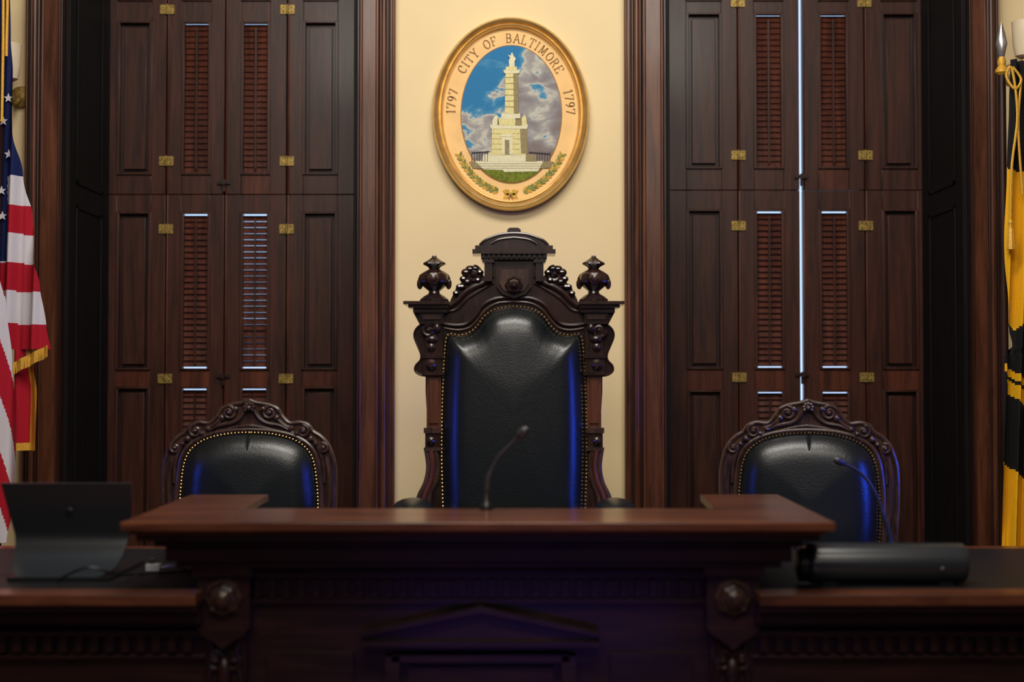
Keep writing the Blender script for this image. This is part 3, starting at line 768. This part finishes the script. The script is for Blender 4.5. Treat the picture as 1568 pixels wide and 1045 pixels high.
# ---------------- desktop sound bar ----------------
b=MB('desktop_soundbar')
x0,x1=xx(1238,4.12),xx(1480,4.12); yc=4.16; R=0.059
prof=[]
for i in range(32):
    a=2*math.pi*i/32
    prof.append((math.cos(a)*R,math.sin(a)*R))
secs=[(x0,0.86),(x0+0.006,0.97),(x0+0.02,1.0),(x1-0.02,1.0),(x1-0.006,0.97),(x1,0.86)]
rings=[[b.bm.verts.new((x,yc+y*k,zd+0.060+z*k)) for y,z in prof] for x,k in secs]
for r0,r1 in zip(rings,rings[1:]):
    for i in range(32): b.face([r0[i],r0[(i+1)%32],r1[(i+1)%32],r1[i]],M_blackg)
b.face(rings[0],M_black); b.face(rings[-1],M_black)
b.lathe((x0-0.028,yc+0.01,zd+0.055),[(0.030,0),(0.050,0.006),(0.050,0.03)],M_black,'x',20)
b.box(x0+0.04,x0+0.08,yc-0.03,yc+0.03,zd+0.0005,zd+0.01,M_black); b.box(x1-0.08,x1-0.04,yc-0.03,yc+0.03,zd+0.0005,zd+0.01,M_black)
b.ell((x1-0.08,yc-R,zd+0.05),(0.007,0.004,0.007),M_mic)
b.ell((x0-0.03,yc,zd+0.105),(0.012,0.012,0.010),M_white)
b.finish(0,ang=50)

# ---------------- flags ----------------
def drape(b,D,vs,edgeL,edgeR,colf,fold,nu=60,y_off=0):
    rows=[]
    for v in vs:
        L,R=edgeL(v),edgeR(v); row=[]
        for i in range(nu+1):
            u=L+(R-L)*i/nu; y=D+fold(u,v,i/nu)+y_off; x,z=pz(u,v,D)
            row.append((b.bm.verts.new((x,y,z)),u,v))
        rows.append(row)
    for a,c in zip(rows,rows[1:]):
        for i in range(nu):
            u=(a[i][1]+c[i+1][1])/2; v=(a[i][2]+c[i][2])/2
            b.face([a[i][0],a[i+1][0],c[i+1][0],c[i][0]],colf(u,v,(i+.5)/nu))
def lerp(tab):
    def f(v):
        if v<=tab[0][0]: return tab[0][1]
        for (a,x),(c,y) in zip(tab,tab[1:]):
            if v<=c: 
                t=(v-a)/(c-a); t=t*t*(3-2*t); return x+(y-x)*t
        return tab[-1][1]
    return f
FD=5.75
fl=empty('american_flag')
b=MB('cloth')
eR=lerp([(-80,12),(60,14),(130,20),(200,24),(270,34),(330,46),(380,52),(440,63),(500,71),(536,75)])
def colA(u,v,t):
    w=v+ (60-u)*0.05
    if v<60 : return M_blue
    if w<272 or (u<10+ (v-272)*0.03 and v<400): return M_blue
    q_=[272,316,360,405,448,498,540]
    for i in range(6):
        if q_[i]<=w<q_[i+1]: return M_wht if i%2==0 else M_red
    return M_red
drape(b,FD,[-80+i*2.5 for i in range(247)],lambda v:-75,eR,colA,lambda u,v,t:0.028*math.sin(u*0.14+v*0.006)+0.012*math.sin(u*0.33+1+v*0.01),nu=64)
eB=lerp([(395,4),(470,16),(560,23),(640,31),(700,32),(760,28),(830,14)])
def colB(u,v,t):
    q_=(v-395-u*4.2)/88.0
    return M_wht if int(math.floor(q_))%2==0 else M_red
drape(b,FD,[395+i*3 for i in range(146)],lambda v:-70,eB,colB,lambda u,v,t:0.02*math.sin(u*0.16+2+v*0.004)-0.05,nu=90)
eC=lerp([(540,44),(600,55),(690,52)])
drape(b,FD,[535+i*4 for i in range(40)],lambda v:20,eC,lambda u,v,t:(M_fringe if t>0.6 or v>680 else M_red),lambda u,v,t:0.02*math.sin(u*0.2)+0.03,nu=20)
for i in range(60):
    t=i/59; u=22+(75-22)*t; v=560-27*t
    x,z=pz(u,v-4,FD); x2,z2=pz(u+random.uniform(-1,1),v+14,FD); y=FD-0.02+0.01*math.sin(u*0.3)
    b.tube([(x,y,z),(x2,y,z2)],0.0022,M_fringe,5)
b.finish(0,fl,ang=80)
b=MB('stars')
def star(u,v,r,y):
    pts=[]
    for k in range(10):
        rr=r if k%2==0 else r*0.42; a=math.pi/2+k*math.pi/5; pts.append(pz(u+rr*math.cos(a),v-rr*math.sin(a),FD))
    b.prism(pts,y,y+0.004,M_wht)
for (u,v) in ((15,237),(2,292),(4,331),(4,185),(-10,140),(-12,215),(12,150),(-14,260),(-12,330),(-25,180),(-28,290),(-40,230)):
    f_=0.028*math.sin(u*0.14+v*0.006)+0.012*math.sin(u*0.33+1+v*0.01)
    star(u,v,7.5,FD+f_-0.012)
b.finish(0,fl)
b=MB('pole')
px_=xx(-6,FD)
b.lathe((px_,FD+0.03,0),[(0.18,0.0),(0.18,0.02),(0.06,0.05),(0.018,0.07),(0.016,2.95),(0.03,2.97),(0.03,3.0),(0.005,3.1)],M_caseD,'z',20)
for du,v0,v1 in ((6,-60,190),(12,-60,90)):
    x_=xx(du,FD)
    b.tube([(x_,FD-0.045,zz(v0,FD)),(x_+0.004,FD-0.05,zz((v0+v1)/2,FD)),(x_,FD-0.045,zz(v1,FD))],0.006,M_fringe,7)
b.finish(0,fl)

fl=empty('maryland_flag'); FD2=5.75
b=MB('cloth')
eL=lerp([(95,1546),(160,1544),(260,1541),(370,1537),(480,1541),(505,1548),(530,1552),(545,1536),(700,1533),(760,1534),(858,1536)])
def colM(u,v,t):
    if v<258+ (u-1540)*0.2: return M_fblk
    if v<500+6*math.sin(u*.3): return M_yel
    if v<518: return M_fblk
    w=v-(u-1540)*0.7
    if 560<w<572 : return M_yel
    if 572<=w<600: return M_yel if (u-1545)>0 and w>578 else M_fblk
    if w<712: return M_fblk
    return M_yel
drape(b,FD2,[92+i*3 for i in range(256)],eL,lambda v:1650,colM,lambda u,v,t:0.022*math.sin((u-1536)*0.26+v*0.008)+0.008*math.sin(u*0.6+v*0.02),nu=90)
b.finish(0,fl,ang=80)
b=MB('pole')
px_,_=pz(1539,85,FD2); PY=FD2+0.04
def hz(v): return zz(v,FD2)
b.lathe((px_,PY,0),[(0.18,0.0),(0.18,0.02),(0.06,0.05),(0.018,0.07),(0.016,hz(112))],M_caseD,'z',20)
b.lathe((px_,PY,0),[(0.016,hz(112)),(0.026,hz(108)),(0.026,hz(104)),(0.014,hz(98)),(0.018,hz(92)),(0.012,hz(84))],M_fringe,'z',18)
b.lathe((px_,PY,0),[(0.012,hz(84)),(0.016,hz(78)),(0.024,hz(64)),(0.016,hz(48)),(0.002,hz(30))],M_steel,'z',14)
b.tube(cat([(px_+0.02,FD2-0.03,hz(105)),(px_+0.05,FD2-0.04,hz(125)),(px_+0.02,FD2-0.05,hz(140)),(px_-0.012,FD2-0.045,hz(120)),(px_+0.01,FD2-0.05,hz(110)),(px_+0.03,FD2-0.05,hz(180)),(px_+0.005,FD2-0.05,hz(260)),(px_-0.002,FD2-0.05,hz(345))],8),0.0055,M_fringe,7)
b.tube(cat([(px_+0.05,FD2-0.04,hz(125)),(px_+0.035,FD2-0.045,hz(200)),(px_+0.05,FD2-0.045,hz(300))],8),0.005,M_fringe,7)
b.lathe((px_-0.002,FD2-0.05,0),[(0.004,hz(338)),(0.011,hz(343)),(0.007,hz(349)),(0.012,hz(354)),(0.017,hz(384))],M_fringe,'z',16,8,0.08)
b.finish(0,fl)

# ---------------- wall sconces ----------------
for i,(u,v,nmx) in enumerate(((16,90,'wall_sconce'),(1566,55,'wall_sconce.001'))):
    b=MB(nmx); x,z=pz(u,v,6.15)
    b.lathe((x,6.297,z-0.14),[(0.05,0),(0.045,-0.02),(0.02,-0.03)],M_hinge,'y',20)
    b.tube(cat([(x,6.28,z-0.14),(x,6.20,z-0.19),(x,6.14,z-0.15),(x,6.14,z-0.10)],6),0.009,M_hinge,8)
    b.lathe((x,6.14,z-0.10),[(0.02,0),(0.035,0.01),(0.045,0.06),(0.05,0.16),(0.042,0.165),(0.03,0.03)],M_shade,'z',20)
    b.finish(0)

# ---------------- lights ----------------
def area(name,loc,tgt,sx,sy,power,col,spread=None):
    l=bpy.data.lights.new(name,'AREA'); l.shape='RECTANGLE'; l.size=sx; l.size_y=sy; l.energy=power; l.color=col
    if spread: l.spread=math.radians(spread)
    o=bpy.data.objects.new(name,l); bpy.context.collection.objects.link(o); o.location=loc
    d=Vector(tgt)-Vector(loc); o.rotation_euler=d.to_track_quat('-Z','Y').to_euler(); return o
area('ceiling_light',(0.0,3.7,4.5),(0,5.0,1.0),2.6,0.9,145,(1.0,0.95,0.88))
area('ceiling_light.001',(0.0,1.0,4.4),(0,6.3,2.6),3.4,1.0,125,(1.0,0.93,0.82))
area('front_fill_light',(0.0,-1.6,3.4),(0,5.0,1.2),3.6,0.9,30,(1.0,0.94,0.86))  # unseen fill lamp added behind the camera to even out the light
area('blue_stage_light',(-2.6,4.3,1.1),(0,5.4,1.0),0.2,0.4,0.8,(0.02,0.08,1.0),50)
area('blue_stage_light.001',(2.6,4.3,1.1),(0.5,5.4,0.95),0.2,0.5,2.4,(0.02,0.08,1.0),55)
area('blue_stage_light.002',(0.1,2.0,0.25),(0,4.1,0.7),1.2,0.3,1.0,(0.22,0.10,1.0))
w=bpy.data.worlds.new('daylight'); bpy.context.scene.world=w; w.use_nodes=True
bg=w.node_tree.nodes['Background']; bg.inputs[0].default_value=(0.50,0.68,1.0,1); bg.inputs[1].default_value=1.5
bpy.context.scene.view_settings.view_transform='Standard'

# ---------------- camera ----------------
cam=bpy.data.cameras.new('camera'); cam.lens=50; cam.sensor_width=36; cam.clip_start=0.05
co=bpy.data.objects.new('camera',cam); bpy.context.collection.objects.link(co)
co.location=(0,0,CZ); co.rotation_euler=(math.pi/2+T,0,0)
cam.dof.use_dof=True; cam.dof.focus_distance=5.8; cam.dof.aperture_fstop=1.2
bpy.context.scene.camera=co
